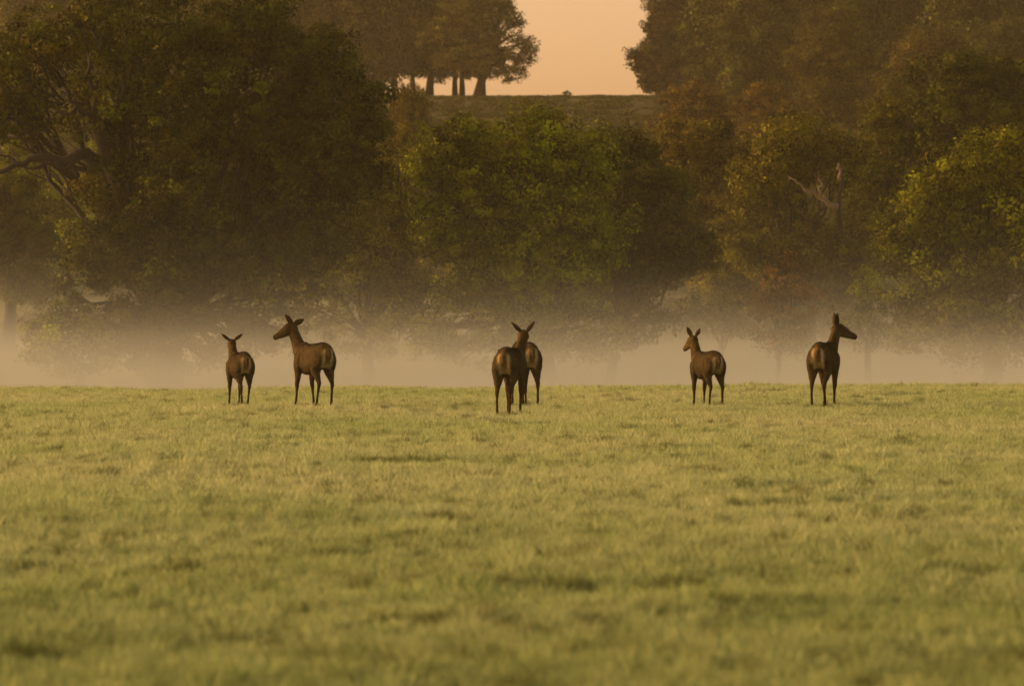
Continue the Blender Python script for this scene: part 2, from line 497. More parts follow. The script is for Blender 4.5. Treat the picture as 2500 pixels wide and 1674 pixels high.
tree("oak_tree", "sloping right part of the middle oak, its shade put into dark leaf colour", "tree", 262, 1480, 790, 0.26, [
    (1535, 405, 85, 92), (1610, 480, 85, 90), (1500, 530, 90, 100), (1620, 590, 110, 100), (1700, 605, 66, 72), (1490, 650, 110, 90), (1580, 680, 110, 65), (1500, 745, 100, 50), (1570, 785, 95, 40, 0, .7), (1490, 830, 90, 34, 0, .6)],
    DARK, depth=4.5, per=48, seed=26)  # middle oak's shaded side split off, shade put into darker leaves
tD = tree("autumn_oak", "bronze-tinged oak with pale broken branches showing in its crown", "tree", 300, 1990, 700, 0.5, [
    (1960, 335, 105, 75, .25), (1870, 400, 80, 80, .3), (2040, 390, 70, 70, .1), (1830, 490, 65, 80, .2), (1920, 430, 80, 70, .2), (1850, 600, 110, 95), (1940, 640, 90, 90),
    (2080, 590, 80, 110), (1800, 690, 80, 65), (1900, 730, 100, 65), (2040, 710, 80, 80), (1980, 560, 60, 40)], (0.098, 0.098, 0.003), depth=4.5, leaf=0.19, seed=7)
random.seed(12)
limb(tD, [(2055, 580, -2), (2048, 500, -4.6), (2056, 440, -5.2), (2053, 408, -5.3)], (.15, .06), 300, BARK)
limb(tD, [(2046, 505, -5.1), (2015, 488, -5.4), (1985, 470, -5.6), (1955, 450, -5.7), (1925, 432, -5.8)], (.15, .03), 300, DEAD, "dead_branch",
     [([(2000, 478, -5.5), (2005, 455, -5.6), (1998, 435, -5.6)], (.08, .03))])
limb(tD, [(2052, 440, -5.5), (2052, 415, -5.6), (2046, 400, -5.6)], (.10, .05), 300, DEAD, "dead_branch")
tree("oak_tree", "golden-green oak at the right edge with foliage down to the mist", "tree", 242, 2430, 790, 0.5, [
    (2440, 375, 85, 65, .35), (2345, 425, 85, 75, .25), (2275, 510, 95, 90, .12), (2420, 500, 120, 110, .1), (2540, 450, 100, 120, .2), (2225, 615, 85, 85, .05),  # golden top and left lobes carry painted-in sunlight
    (2350, 630, 130, 120), (2500, 640, 120, 130), (2195, 700, 60, 65), (2300, 760, 110, 75), (2440, 770, 120, 75), (2580, 720, 100, 100), (2250, 830, 80, 40, 0, .7), (2380, 840, 100, 40, 0, .7), (2480, 855, 90, 34, 0, .6)], LIME, depth=5, seed=8)
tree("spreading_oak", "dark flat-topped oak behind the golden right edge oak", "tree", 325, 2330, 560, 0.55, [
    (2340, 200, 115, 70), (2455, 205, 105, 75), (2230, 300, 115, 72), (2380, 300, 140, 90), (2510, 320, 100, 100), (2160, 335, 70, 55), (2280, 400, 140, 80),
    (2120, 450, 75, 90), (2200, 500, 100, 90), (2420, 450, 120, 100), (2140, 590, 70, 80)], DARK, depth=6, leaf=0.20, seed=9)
tree("autumn_oak", "rusty topped tree behind the middle oak's right shoulder", "tree", 335, 1690, 640, 0.4, [
    (1700, 335, 105, 62, .35), (1620, 400, 80, 75, .2), (1765, 400, 75, 85, .1), (1690, 470, 120, 90), (1730, 590, 100, 90), (1660, 560, 80, 90), (1760, 690, 80, 60)], (0.092, 0.080, 0.006), depth=5, leaf=0.20, seed=10)
tree("beech_sapling", "small russet cone-shaped tree standing in the mist", "tree", 256, 1900, 840, 0.14, [
    (1908, 655, 38, 45, .2), (1882, 715, 50, 45, .2), (1932, 725, 50, 48, .2), (1900, 785, 72, 50, .15), (1905, 840, 60, 30, .1)], (0.250, 0.135, 0.022), depth=1.2, seed=11)
tree("thicket_bush", "dark rounded bush in the mist left of the small russet tree", "bush", 285, 1765, 830, 0.16, [
    (1765, 755, 52, 40), (1710, 770, 55, 40), (1790, 800, 40, 35)], DARK, depth=1.5, seed=12)
tree("thicket_bush", "green bush in the mist right of the small russet tree", "bush", 262, 2120, 830, 0.18, [
    (2115, 700, 48, 50), (2160, 760, 70, 50), (2090, 770, 45, 45), (2130, 820, 70, 35)], OLIVE, depth=1.8, seed=13)
for k, (px, top, w, D, lab) in enumerate([(1530, 735, 90, 330, "misty shrub under the middle oak's right side"), (1640, 720, 100, 345, "misty shrub in the gap right of the middle oak"),
        (1800, 740, 90, 350, "misty shrub just left of the small russet tree's foot"), (2010, 720, 100, 335, "misty shrub right of the small russet tree, farther back"),
        (2270, 745, 110, 320, "misty shrub under the golden-green right edge oak"), (2440, 740, 120, 330, "misty shrub at the right edge below the oak"),
        (60, 760, 110, 345, "misty shrub at the left edge beyond the drooping bush"), (760, 760, 120, 340, "misty shrub between the big oak and the light green tree"), (1060, 770, 120, 335, "misty shrub between the light green tree and middle oak")]):
    tree("understorey_shrub", lab, "bush", D, px, top + 70, 0.12, [(px, top + 45, w * .6, 45), (px - w * .5, top + 75, w * .5, 42), (px + w * .55, top + 70, w * .5, 45), (px, top + 115, w * .9, 40)],
         (0.075, 0.076, 0.003), depth=2.5, dens=.8, per=34, leaf=.2, group="shrubs in the mist under the trees", seed=60 + k)
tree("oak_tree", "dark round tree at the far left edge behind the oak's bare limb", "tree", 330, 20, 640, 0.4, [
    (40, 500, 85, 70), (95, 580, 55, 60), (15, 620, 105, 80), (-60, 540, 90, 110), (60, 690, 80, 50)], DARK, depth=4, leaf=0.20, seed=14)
tree("oak_tree", "pale hazy tree peeping out between big oak and far left tree", "tree", 365, 165, 640, 0.35, [
    (165, 500, 70, 70, .1), (190, 580, 80, 80), (140, 640, 60, 60)], OLIVE, depth=4, leaf=0.22, seed=15)

# ---- trees on the hillside and ridge: a few crowns, each tree its own object with its own size and colour
def generic(seed, H=14.0, W=7.0, low=0.22, nl=22, leaf=0.27, clump=0.75, per=34, dens=0.9):
    global rng
    rng = np.random.default_rng(seed); random.seed(seed)
    lobes = []
    for k in range(nl):
        t = (k + 0.5) / nl
        z = low * H + (H * 0.93 - low * H) * t
        rr = W * (math.sin(math.pi * min(1, 0.18 + 0.80 * t) ** 0.85)) ** 0.75 * 0.72
        a = k * 2.399 + random.uniform(-.4, .4); q = rr * random.uniform(.35, 1.0)
        s = W * random.uniform(.26, .40)
        lobes.append(((math.cos(a) * q, math.sin(a) * q, z), (s * 1.1, s * 1.1, s * .8), 1.0, -0.4))
    arr, ends = crown_arrays(lobes, leaf, clump, per, dens)
    return wood((0, 0, 0), (0.2, 0, H * 0.45), lobes, ends, 0.5, True), leaf_mesh("crown", *arr)

GEN = [generic(30), generic(31, W=6.2, low=.12), generic(32, H=14, W=7.6, low=.2)]
TALL = [generic(40, H=24, W=7.5, low=.16, nl=30, leaf=.42, clump=.95, per=18), generic(41, H=23, W=7, low=.06, nl=32, leaf=.42, clump=.95, per=18)]
for pair in GEN + TALL: pair[0].materials.append(BARK)

def place(name, label, proto, px, D, width, hgt, colour, rot, group, base_w, base_h, dz=0.0):
    x = (px - 1250) / F * D
    root = empty(name, (x, D, hz(x, D) + dz)); tag(root, label, "tree", group)
    root.scale = (width / base_w, width / base_w, hgt / base_h); root.rotation_euler[2] = rot
    link("trunk", proto[0], root); c = link("crown", proto[1], root); c.color = (*colour, 1)
    return root

def mid(px, top, wpx, D, col, label, k, name="hillside_tree"):
    k3 = k % 3; x = (px - 1250) / F * D
    H = CAM_Z + (HORIZON - top) / F * D - hz(x, D)
    place(name, label, GEN[k3], px, D, wpx / F * D, max(H, 4), col, k * 1.7, "trees on the hillside", [13.5, 12.5, 15][k3], 14.2)

MID = [(1700, 197, 250, 520, RUST, "bronze tree crown high on the hillside below the right ridge wood's end"),
       (1875, 195, 240, 515, RUST, "reddest rounded tree crown on the slope, beside the bronze one"),
       (2030, 28, 340, 570, (0.075, 0.072, 0.004), "large olive domed tree high on the right slope"),
       (2270, 70, 300, 545, (0.080, 0.068, 0.006), "brown-green domed tree right of the large olive dome"),
       (2470, 40, 330, 575, DARK, "hazy tree on the slope at the upper right corner"),
       (2180, 195, 280, 470, (0.075, 0.072, 0.004), "olive tree crown between the brown-green dome and flat-topped oak"),
       (1000, 205, 170, 470, GOLD, "tawny tree crown on the slope right of the big oak"),
       (965, 300, 170, 370, GOLD, "golden bush-like crown tucked against the big oak's right side"),
       (1560, 330, 170, 430, (0.085, 0.078, 0.008), "olive crown just behind the middle oak's right shoulder"),
       (1480, 300, 150, 520, DARK, "small dark crown on the slope behind the middle oak"),
       (60, 330, 260, 430, OLIVE, "hazy tree on the slope behind the oak's left limbs"),
       (-120, 300, 260, 420, DARK, "dark tree on the slope just beyond the left edge"),
       (300, 330, 260, 440, OLIVE, "slope tree glimpsed through the big oak's lower crown"),
       (560, 340, 260, 430, DARK, "dark slope tree hidden behind the big oak"),
       (800, 330, 240, 420, OLIVE, "slope tree behind the gap beside the big oak"),
       (2560, 230, 260, 420, DARK, "dark slope tree beyond the right edge oak"),
       (2240, 330, 260, 390, DARK, "dark slope tree deep behind the right hand oaks"),
       (1880, 400, 240, 370, DARK, "dark slope tree behind the bronze-tinged oak"),
       (1250, 420, 280, 360, DARK, "slope tree behind the middle oak")]
for k, q in enumerate(MID): mid(*q, k)

def ridge(px, D, width, H, col, k, label, pi):
    place("ridge_tree", label, TALL[pi], px, D, width, H, col, k * 2.1 + 0.5, "trees along the ridge", 14.5, 24)
HAZY = (0.135, 0.130, 0.020)  # paler ridge leaves, distance haze put into the leaf colour
# left wood on the ridge: trunks show against the sky on its right hand side
LR = [(1128, 712, 8.5, 24, 0, "ridge tree with the trunk nearest the sky gap, left wood"), (1112, 722, 9, 23, 0, "slim ridge tree second from the sky gap, left wood"),
      (1048, 716, 12, 25, 0, "ridge tree third from the sky gap, left wood"), (1008, 724, 9, 24, 0, "thick-trunked ridge tree fourth from the sky gap, left wood"),
      (965, 714, 10, 24, 0, "ridge tree fifth from the sky gap, beside the big oak's crown"), (900, 716, 13, 25, 1, "ridge tree above the big oak's right shoulder"),
      (820, 712, 13, 24, 1, "ridge tree over the big oak's upper right edge"), (735, 720, 13, 25, 1, "ridge tree over the big oak's top, right of two"),
      (650, 714, 13, 26, 1, "ridge tree over the big oak's top, left of two"), (540, 716, 14, 25, 1, "ridge tree hidden behind the big oak's top"),
      (380, 716, 14, 25, 1, "ridge tree behind the upper left of the big oak"), (220, 716, 14, 25, 1, "ridge tree glimpsed through the big oak's left crown"),
      (60, 716, 14, 25, 1, "ridge tree at the upper left corner behind the oak")]
for k, (px, D, w, H, pi, lab) in enumerate(LR): ridge(px, D, w, H, HAZY, k, lab, pi)
for k, (px, lab) in enumerate([(20, "back row ridge tree left of the oak's upper left limbs"), (140, "back row ridge tree above the oak's left limbs"), (300, "back row ridge tree over the oak's left shoulder"),
        (460, "back row ridge tree behind the oak's crown top"), (600, "back row ridge tree left of the ridge's open trunks"), (690, "back row ridge tree second left of the open trunks"), (790, "back row ridge tree behind the oak's right shoulder")]):
    ridge(px, 738, 15, 27, HAZY, k + 50, lab, 1)
RR = [(1665, 712, 10, 26, 1, "ridge tree second from the sky gap, right wood"), (1730, 700, 12, 26, 1, "ridge tree third from the sky gap, right wood"),
      (1800, 706, 12, 28, 1, "ridge tree fourth from the sky gap, right wood"), (1880, 690, 13, 27, 1, "ridge tree above the reddest slope tree"),
      (1960, 700, 13, 28, 1, "ridge tree left behind the large olive dome"), (2050, 690, 14, 28, 1, "ridge tree right behind the large olive dome"),
      (2140, 700, 14, 28, 1, "ridge tree between the two domed slope trees"), (2230, 690, 14, 28, 1, "ridge tree left above the brown-green dome"),
      (2330, 700, 14, 28, 1, "ridge tree right above the brown-green dome"), (2430, 690, 14, 28, 1, "ridge tree near the upper right corner"),
      (2530, 700, 14, 28, 1, "ridge tree beyond the upper right corner"),
      (1700, 735, 13, 27, 1, "back row ridge tree nearest the gap, right wood"), (1780, 735, 14, 28, 1, "back row ridge tree second from the gap, right wood"),
      (1920, 735, 15, 29, 1, "back row ridge tree above the reddest crown"),
      (1760, 640, 12, 21, 1, "lower row ridge tree above the bronze crown"), (1860, 630, 13, 22, 1, "lower row ridge tree left of the large olive dome"),
      (2130, 620, 13, 22, 1, "lower row ridge tree right of the large olive dome"), (2360, 610, 14, 22, 1, "lower row ridge tree above the flat-topped oak")]
for k, (px, D, w, H, pi, lab) in enumerate(RR): ridge(px, D, w, H, (0.062, 0.074, 0.006), k + 20, lab, pi)
# the two trees whose outlines stand against the sky
tree("ridge_pine", "open-branched ridge tree with airy side boughs against the sky", "tree", 704, 1170, 120, 0.6, [
    (1150, 10, 100, 70, 0, .8), (1120, 90, 90, 70), (1140, 150, 80, 40), (1225, 18, 28, 22, 0, .8), (1252, 45, 24, 20, 0, .8), (1262, 58, 18, 12, 0, .8),
    (1180, 100, 40, 30, 0, .7), (1215, 92, 32, 14, 0, .6), (1250, 90, 30, 16, 0, .7), (1283, 105, 24, 18, 0, .8), (1290, 122, 20, 14, 0, .8),
    (1262, 135, 40, 15, 0, .7), (1278, 152, 26, 13, 0, .8), (1210, 140, 40, 26, 0, .6), (1200, 175, 60, 18, 0, .7), (1255, 185, 30, 20, 0, .8), (1268, 172, 18, 14, 0, .8),
    (1190, 40, 50, 40, 0, .7)], HAZY, depth=3.2, leaf=.28, clump=.55, per=26, dens=1.2, seed=21)
tree("ridge_pine", "dense dark ridge tree with jutting bough at the right side of sky gap", "tree", 696, 1625, 160, 0.6, [
    (1630, 0, 58, 70), (1640, -80, 60, 70), (1622, 60, 52, 50), (1612, 110, 46, 50), (1606, 160, 42, 50), (1600, 205, 38, 30), (1558, 138, 26, 16, 0, .9), (1540, 136, 14, 11, 0, .9),
    (1552, 160, 18, 12, 0, .8), (1585, 60, 14, 20), (1640, 150, 50, 60), (1650, 210, 50, 30), (1562, 178, 12, 10, 0, .8)], (0.060, 0.056, 0.014), depth=2.5, leaf=.34, clump=.6, per=26, dens=1.4, seed=22)
tree("skyline_shrub", "tiny shrub alone on the bare skyline in the sky gap", "bush", 712, 1382, 222, 0.05, [(1382, 224, 4, 3.5), (1380, 227, 5, 3)], HAZY, depth=.3, leaf=.2, clump=.2, per=12, seed=23)

# ------------------------------------------------------------------ deer
def catmull(P, n):
    P = np.asarray(P, float); out = []
    Q = np.vstack([2 * P[0] - P[1], P, 2 * P[-1] - P[-2]])
    for i in range(1, len(Q) - 2):
        for k in range(n):
            t = k / n
            out.append(0.5 * (2 * Q[i] + (Q[i + 1] - Q[i - 1]) * t + (2 * Q[i - 1] - 5 * Q[i] + 4 * Q[i + 1] - Q[i + 2]) * t * t + (3 * Q[i] - Q[i - 1] - 3 * Q[i + 1] + Q[i + 2]) * t ** 3))
    out.append(P[-1]); return np.array(out)

def loft(soup, cen, A, B, ra, rb, seg=16):
    """rings at cen with half axes ra along A and rb along B (A, B per ring)"""
    n = len(cen); vs = []
    for i in range(n):
        for k in range(seg):
            a = 2 * math.pi * k / seg
            vs.append(cen[i] + A[i] * ra[i] * math.cos(a) + B[i] * rb[i] * math.sin(a))
    fs = [(i * seg + k, i * seg + (k + 1) % seg, (i + 1) * seg + (k + 1) % seg, (i + 1) * seg + k) for i in range(n - 1) for k in range(seg)]
    b = len(vs); vs += [cen[0], cen[-1]]
    for k in range(seg):
        k2 = (k + 1) % seg
        fs.append((b, k2, k, k)); fs.append((b + 1, (n - 1) * seg + k, (n - 1) * seg + k2, (n - 1) * seg + k2))
    soup.add(vs, fs)

YAX = np.array([0, 1.0, 0])
def deer(label, loc, heading, scale, poll, head_yaw, head_pitch, ears, feet, name="deer", neck_bulge=0.0, tail=0.0, fat=0.94):
    """local frame: +X forward, +Y left, +Z up. heading: angle of +X from world +X. head_yaw relative to the body, + = left."""
    s = Soup()
    # trunk
    st = catmull([(-.60, .955, .03, .05), (-.57, .93, .100, .125), (-.51, .905, .150, .185), (-.40, .893, .175, .225), (-.24, .880, .178, .232),
                  (-.04, .852, .188, .242), (.16, .832, .188, .258), (.32, .828, .165, .268), (.44, .848, .130, .235), (.54, .885, .088, .160), (.59, .905, .03, .06)], 4)
    c = np.stack([st[:, 0], np.zeros(len(st)), st[:, 1]], 1)
    loft(s, c, [YAX] * len(st), [np.array([0, 0, 1.0])] * len(st), st[:, 2] * fat, st[:, 3], 22)
    # legs
    hind = [(-.36, .080, .97, .150), (-.385, .100, .84, .170), (-.372, .116, .73, .148), (-.350, .122, .635, .108), (-.395, .118, .545, .072), (-.470, .110, .455, .046), (-.508, .106, .400, .038),
            (-.492, .104, .33, .029), (-.480, .104, .24, .0245), (-.470, .102, .14, .0245), (-.458, .100, .085, .029), (-.435, .100, .045, .024), (-.425, .100, .0, .034)]
    fore = [(.27, .085, .97, .105), (.32, .105, .86, .140), (.355, .118, .73, .110), (.352, .118, .61, .072), (.360, .112, .50, .049), (.374, .108, .385, .041), (.370, .106, .335, .034),
            (.362, .105, .24, .0245), (.360, .104, .13, .0240), (.370, .104, .080, .028), (.39, .104, .04, .024), (.40, .104, .0, .034)]
    for key, P, sg in (("hl", hind, 1), ("hr", hind, -1), ("fl", fore, 1), ("fr", fore, -1)):
        dx, dy, lift = feet.get(key, (0, 0, 0))
        Q = catmull([(x, y * sg, z, r) for x, y, z, r in P], 3)
        w = np.clip((0.80 - Q[:, 2]) / 0.80, 0, 1) ** 1.15
        Q[:, 0] += dx * w; Q[:, 1] += dy * w; Q[:, 2] += lift * np.clip((0.5 - Q[:, 2]) / 0.5, 0, 1)
        n = len(Q); thick = np.clip((Q[:, 2] - .45) / .3, 0, 1)
        thin = 1 - .12 * np.clip((.5 - Q[:, 2]) / .2, 0, 1); loft(s, Q[:, :3], [YAX] * n, [np.array([1.0, 0, 0])] * n, Q[:, 3] * (1 - .30 * thick) * thin, Q[:, 3] * (1 + .12 * thick) * thin, 12)
    # neck
    poll = np.array(poll, float)
    base = np.array([.36, 0, .90]); fwd = poll - base
    m1 = base + fwd * .33 + np.array([.05, 0, -.03]) * (1 if fwd[2] > 0 else -1); m2 = base + fwd * .68 + np.array([.03, 0, -.015]) * (1 if fwd[2] > 0 else -1)
    npth = catmull([base, m1, m2, poll - fwd / np.linalg.norm(fwd) * .0], 5)
    tt = np.linspace(0, 1, len(npth))
    rad_d = np.interp(tt, [0, .25, .55, .85, 1], [.245, .190, .132, .106, .094]); rad_w = np.interp(tt, [0, .25, .55, .85, 1], [.140, .115, .092, .080, .074])
    A, B = [], []
    for i_ in range(len(npth)):
        t = npth[min(i_ + 1, len(npth) - 1)] - npth[max(i_ - 1, 0)]; t /= np.linalg.norm(t)
        a = np.cross(np.array([0, 0, 1.0]) if abs(t[2]) < .9 else np.array([-1.0, 0, 0]), t); a = YAX - t * YAX.dot(t); a /= np.linalg.norm(a)
        A.append(a); B.append(np.cross(t, a))
    loft(s, npth, A, B, rad_w, rad_d, 16)
    # head
    cy_, sy_ = math.cos(head_yaw), math.sin(head_yaw); cp, sp = math.cos(head_pitch), math.sin(head_pitch)
    f = np.array([cy_ * cp, sy_ * cp, sp]); lft = np.array([-sy_, cy_, 0]); up = np.cross(f, lft)
    H0 = poll + up * 0.01
    hs = catmull([(-.095, -.010, .025, .035), (-.065, -.005, .066, .076), (0, .0, .084, .100), (.06, .002, .091, .106), (.12, -.012, .082, .098), (.19, -.028, .063, .080),
                  (.26, -.042, .050, .062), (.315, -.050, .044, .053), (.352, -.054, .040, .043), (.374, -.056, .020, .024)], 3)
    hc = np.array([H0 + f * q[0] + up * q[1] for q in hs])
    loft(s, hc, [lft] * len(hs), [up] * len(hs), hs[:, 2], hs[:, 3], 16)
    # brow ridges
    for sg in (1, -1):
        e = H0 + f * .085 + lft * sg * .058 + up * .040
        loft(s, np.array([e - f * .05, e - f * .02, e + f * .02, e + f * .05]), [lft] * 4, [up] * 4, [.004, .020, .020, .004], [.004, .022, .020, .004], 8)
    # ears: cupped leaves
    for sg, (out_a, up_a, back_a, turn) in zip((1, -1), ears):
        d = lft * sg * out_a + up * up_a - f * back_a; d /= np.linalg.norm(d)
        face = f * math.cos(turn) + lft * sg * math.sin(turn); face = face - d * face.dot(d); face /= np.linalg.norm(face)
        wd = np.cross(d, face)
        b0 = H0 - f * .035 + lft * sg * .050 + up * .052
        T = np.array([0, .12, .3, .5, .7, .86, 1.0]); Wd = np.array([.024, .040, .054, .054, .044, .027, .008]); L = .22
        vs = []; seg = 9
        for t, w in zip(T, Wd):
            o = b0 + d * L * t
            for k in range(seg):
                a = math.pi * k / (seg - 1); vs.append(o + wd * w * math.cos(a) - face * (w * .75 * math.sin(a) + .010) + face * w * .3)
            for k in range(seg):
                a = math.pi * (1 - k / (seg - 1)); vs.append(o + wd * w * .72 * math.cos(a) - face * (w * .38 * math.sin(a) - .006) + face * w * .3)
        R = 2 * seg
        fs = [(i_ * R + k, i_ * R + (k + 1) % R, (i_ + 1) * R + (k + 1) % R, (i_ + 1) * R + k) for i_ in range(len(T) - 1) for k in range(R)]
        nb = len(vs); vs += [b0, b0 + d * L * 1.01]
        for k in range(R):
            k2 = (k + 1) % R; last = (len(T) - 1) * R
            fs.append((nb, k2, k, k)); fs.append((nb + 1, last + k, last + k2, last + k2))
        s.add(vs, fs)
    # tail
    tl = catmull([(-.565, 0, 1.01, .032), (-.605, 0, .985, .034), (-.632 - tail * .02, 0, .93, .032), (-.635 - tail * .03, 0, .86, .022), (-.628, 0, .825, .006)], 3)
    loft(s, tl[:, :3], [YAX] * len(tl), [np.array([1.0, 0, 0])] * len(tl), tl[:, 3], tl[:, 3] * .7, 10)

    raw = bpy.data.objects.new("raw", s.mesh("raw")); C.objects.link(raw)
    md = raw.modifiers.new("r", 'REMESH'); md.mode = 'VOXEL'; md.voxel_size = 0.0105
    ms = raw.modifiers.new("s", 'SMOOTH'); ms.factor = 0.5; ms.iterations = 4
    dg = bpy.context.evaluated_depsgraph_get()
    me = bpy.data.meshes.new_from_object(raw.evaluated_get(dg), depsgraph=dg); me.name = "deer_body"
    bpy.data.objects.remove(raw, do_unlink=True)
    me.polygons.foreach_set("use_smooth", np.full(len(me.polygons), True, bool))
    nv = len(me.vertices); co = np.empty(nv * 3, np.float32); me.vertices.foreach_get("co", co); co = co.reshape(-1, 3).astype(float)
    nrm = np.empty(nv * 3, np.float32); me.vertices.foreach_get("normal", nrm); nrm = nrm.reshape(-1, 3)
    rd = np.random.default_rng(nv); rough = sum(np.sin(co @ (rd.normal(size=3) * q)) for q in (22, 30, 45, 60, 80, 110)) / 6
    me.vertices.foreach_set("co", (co + nrm * (rough * .007)[:, None]).astype(np.float32).ravel())
    # coat markings
    def sm(a, b, x): t = np.clip((x - a) / (b - a), 0, 1); return t * t * (3 - 2 * t)
    x, y, z = co[:, 0], co[:, 1], co[:, 2]
    hd = co - H0; hf, hl, hu = hd @ f, hd @ lft, hd @ up
    nk = np.clip(((co - base) @ fwd) / fwd.dot(fwd), -1, 2)
    is_head = (np.linalg.norm(hd, axis=1) < .40) & (hf > -.12) & (nk > .75)
    col = np.tile(np.array([.080, .060, .020]), (nv, 1))
    def blend(cn, w): col[:] = col * (1 - w[:, None]) + np.array(cn) * w[:, None]
    torso = (x > -.66) & (x < .5) & (nk < .45)
    blend((.038, .025, .007), sm(.99, 1.10, z) * torso * .8)                         # dark along the back
    blend((.105, .072, .026), sm(.74, .60, z) * sm(.50, .56, z) * (np.abs(y) < .12) * torso * .9)   # pale belly
    wid = np.interp(z, [.58, .68, .80, .95, 1.06], [.05, .085, .105, .100, .05])
    ell = np.abs(y) / (wid * 1.05) + np.clip((x + .47) / .06, -0.1, 3) + np.clip((.66 - z) / .10, 0, 2) + np.clip((z - 1.0) / .06, 0, 2)
    blend((.500, .385, .185), sm(1.2, .62, ell) * (x < -.38) * .9)                  # cream rump patch
    blend((.130, .080, .018), sm(.068, .040, np.abs(y) + .06 * np.clip(.85 - z, 0, 1)) * (x < -.50) * sm(.70, .82, z) * .85)          # tawny tail down its middle
    blend((.030, .020, .010), sm(.03, .0, np.abs(np.abs(y) - wid * 1.12)) * (x < -.42) * sm(.60, .70, z) * sm(1.02, .92, z) * .3)   # dark edge round the patch
    blend((.058, .038, .014), sm(.60, .40, z) * (nk < .4) * ~is_head * .85)            # darker lower legs
    blend((.030, .022, .016), sm(.06, .03, z) * (nk < .4) * ~is_head)                  # hooves
    blend((.066, .045, .012), sm(.3, .6, nk) * .6)
    blend((.105, .074, .028), is_head * sm(-.01, -.05, hu) * sm(-.02, .05, hf) * .8)  # paler jaw
    blend((.022, .015, .012), is_head * sm(.330, .355, hf))                            # nose
    blend((.050, .030, .018), is_head * sm(.02, .06, hu) * sm(.25, .05, np.abs(hf - .1)) * .4)
    ear = is_head * (hu > .085) * (np.abs(hl) > .03)
    blend((.046, .030, .012), ear * .9)
    a = me.color_attributes.new("coat", 'FLOAT_COLOR', 'POINT')
    a.data.foreach_set("color", np.concatenate([col, np.ones((nv, 1))], 1).astype(np.float32).ravel())
    me.materials.clear(); me.materials.append(FUR)
    root = empty(name, loc); root.rotation_euler[2] = heading; root.scale = (scale,) * 3
    HERD.append((loc[0], loc[1], heading, scale))
    tag(root, label, "deer", "deer standing in the field")
    link("body", me, root)
    # short coat: fine hairs lying back along the body
    pc = np.empty(len(me.polygons) * 3, np.float32); me.polygons.foreach_get("center", pc); pc = pc.reshape(-1, 3).astype(float)
    pn = np.empty(len(me.polygons) * 3, np.float32); me.polygons.foreach_get("normal", pn); pn = pn.reshape(-1, 3).astype(float)
    v0 = np.empty(len(me.loops), np.int32); me.loops.foreach_get("vertex_index", v0); ls = np.empty(len(me.polygons), np.int32); me.polygons.foreach_get("loop_start", ls)
    sel = np.nonzero(pc[:, 2] > .10)[0]; sel = rd.permutation(sel)[:30000]
    q, nn = pc[sel], pn[sel]; m_ = len(sel); cvx = col[v0[ls[sel]]]
    hd2 = np.linalg.norm(q - H0, axis=1)
    lay = np.tile(np.array([-.75, 0, -.65]), (m_, 1)) + rd.normal(0, .25, (m_, 3)); lay = lay - nn * (lay * nn).sum(1)[:, None]; lay /= np.linalg.norm(lay, axis=1)[:, None] + 1e-6
    ln = rd.uniform(.014, .034, m_) * np.where(hd2 < .38, .45, 1.0) * np.where(q[:, 2] < .5, .5, 1.0)
    sdv = np.cross(nn, lay); wv = rd.uniform(.002, .0036, m_)
    tri = np.stack([q - sdv * wv[:, None] - nn * .002, q + sdv * wv[:, None] - nn * .002, q + (lay * .9 + nn * rd.uniform(.12, .5, (m_, 1))) * ln[:, None]], 1)
    hm = mesh_np("coat", tri.reshape(-1, 3), np.arange(3 * m_).reshape(-1, 3))
    ca = np.repeat(cvx * rd.uniform(.35, 1.9, (m_, 1)), 3, axis=0)
    a = hm.color_attributes.new("coat", 'FLOAT_COLOR', 'POINT'); a.data.foreach_set("color", np.concatenate([ca, np.ones((len(ca), 1))], 1).astype(np.float32).ravel())
    hm.materials.append(FUR)
    link("coat", hm, root)
    for sg in (1, -1):
        es = Soup(); th = np.linspace(0, math.pi, 7)
        loft(es, np.array([H0 + f * .095 + lft * sg * .068 + up * .030 + up * .019 * -math.cos(t) for t in th]), [f] * 7, [lft] * 7, .019 * np.sin(th) + 1e-4, .014 * np.sin(th) + 1e-4, 10)
        link("eye", es.mesh("eye"), root, EYE)
    return root

R = math.radians
HERD = []
def spot(px, feet_py):
    D = CAM_Z * F / (feet_py + 9 - HORIZON)         # hooves stand a little below the grass tips
    x = (px - 1250) / F * D
    return (x, D, hz(x, D))
AWAY = math.pi / 2
# ears: (outward, up, back, turn of the cup) for the left and the right ear
deer("small deer at the left seen from behind with ears spread wide", spot(585, 985), AWAY + R(16), .86, (.60, .02, 1.27), R(-10), R(-18),
     ((1.0, .80, .15, 1.2), (1.0, .80, .15, 1.2)), {"hl": (.02, -.05, 0), "hr": (.06, .03, 0), "fl": (.0, .03, 0), "fr": (-.02, .04, 0)})
deer("tall deer beside the small left one, head in profile turned left", spot(766, 988), AWAY + R(27), 1.0, (.62, .12, 1.36), R(58), R(-20),
     ((.15, 1.0, -.30, 1.0), (.55, .12, 1.0, .6)), {"hl": (.14, .0, 0), "hr": (-.04, .0, 0), "fl": (.02, .07, 0), "fr": (-.03, -.06, 0)})
deer("nearest deer in the middle pair, seen from behind with ears up", spot(1246, 1005), AWAY - R(11), .98, (.58, -.11, 1.29), R(17), R(-14),
     ((1.0, 1.0, .1, 1.2), (.75, 1.0, .1, 1.2)), {"hl": (-.07, .02, 0), "hr": (.10, .05, 0), "fl": (-.04, .0, 0), "fr": (.05, .02, 0)})
deer("deer half hidden behind the nearest one, only its rump showing", spot(1279, 985), AWAY + R(14), 1.02, (.86, .03, .80), R(4), R(-32),
     ((1.0, .4, .5, .5), (1.0, .4, .5, .5)), {"hl": (.08, .02, 0), "hr": (-.05, -.02, 0), "fl": (.05, 0, 0), "fr": (-.1, 0, 0)})
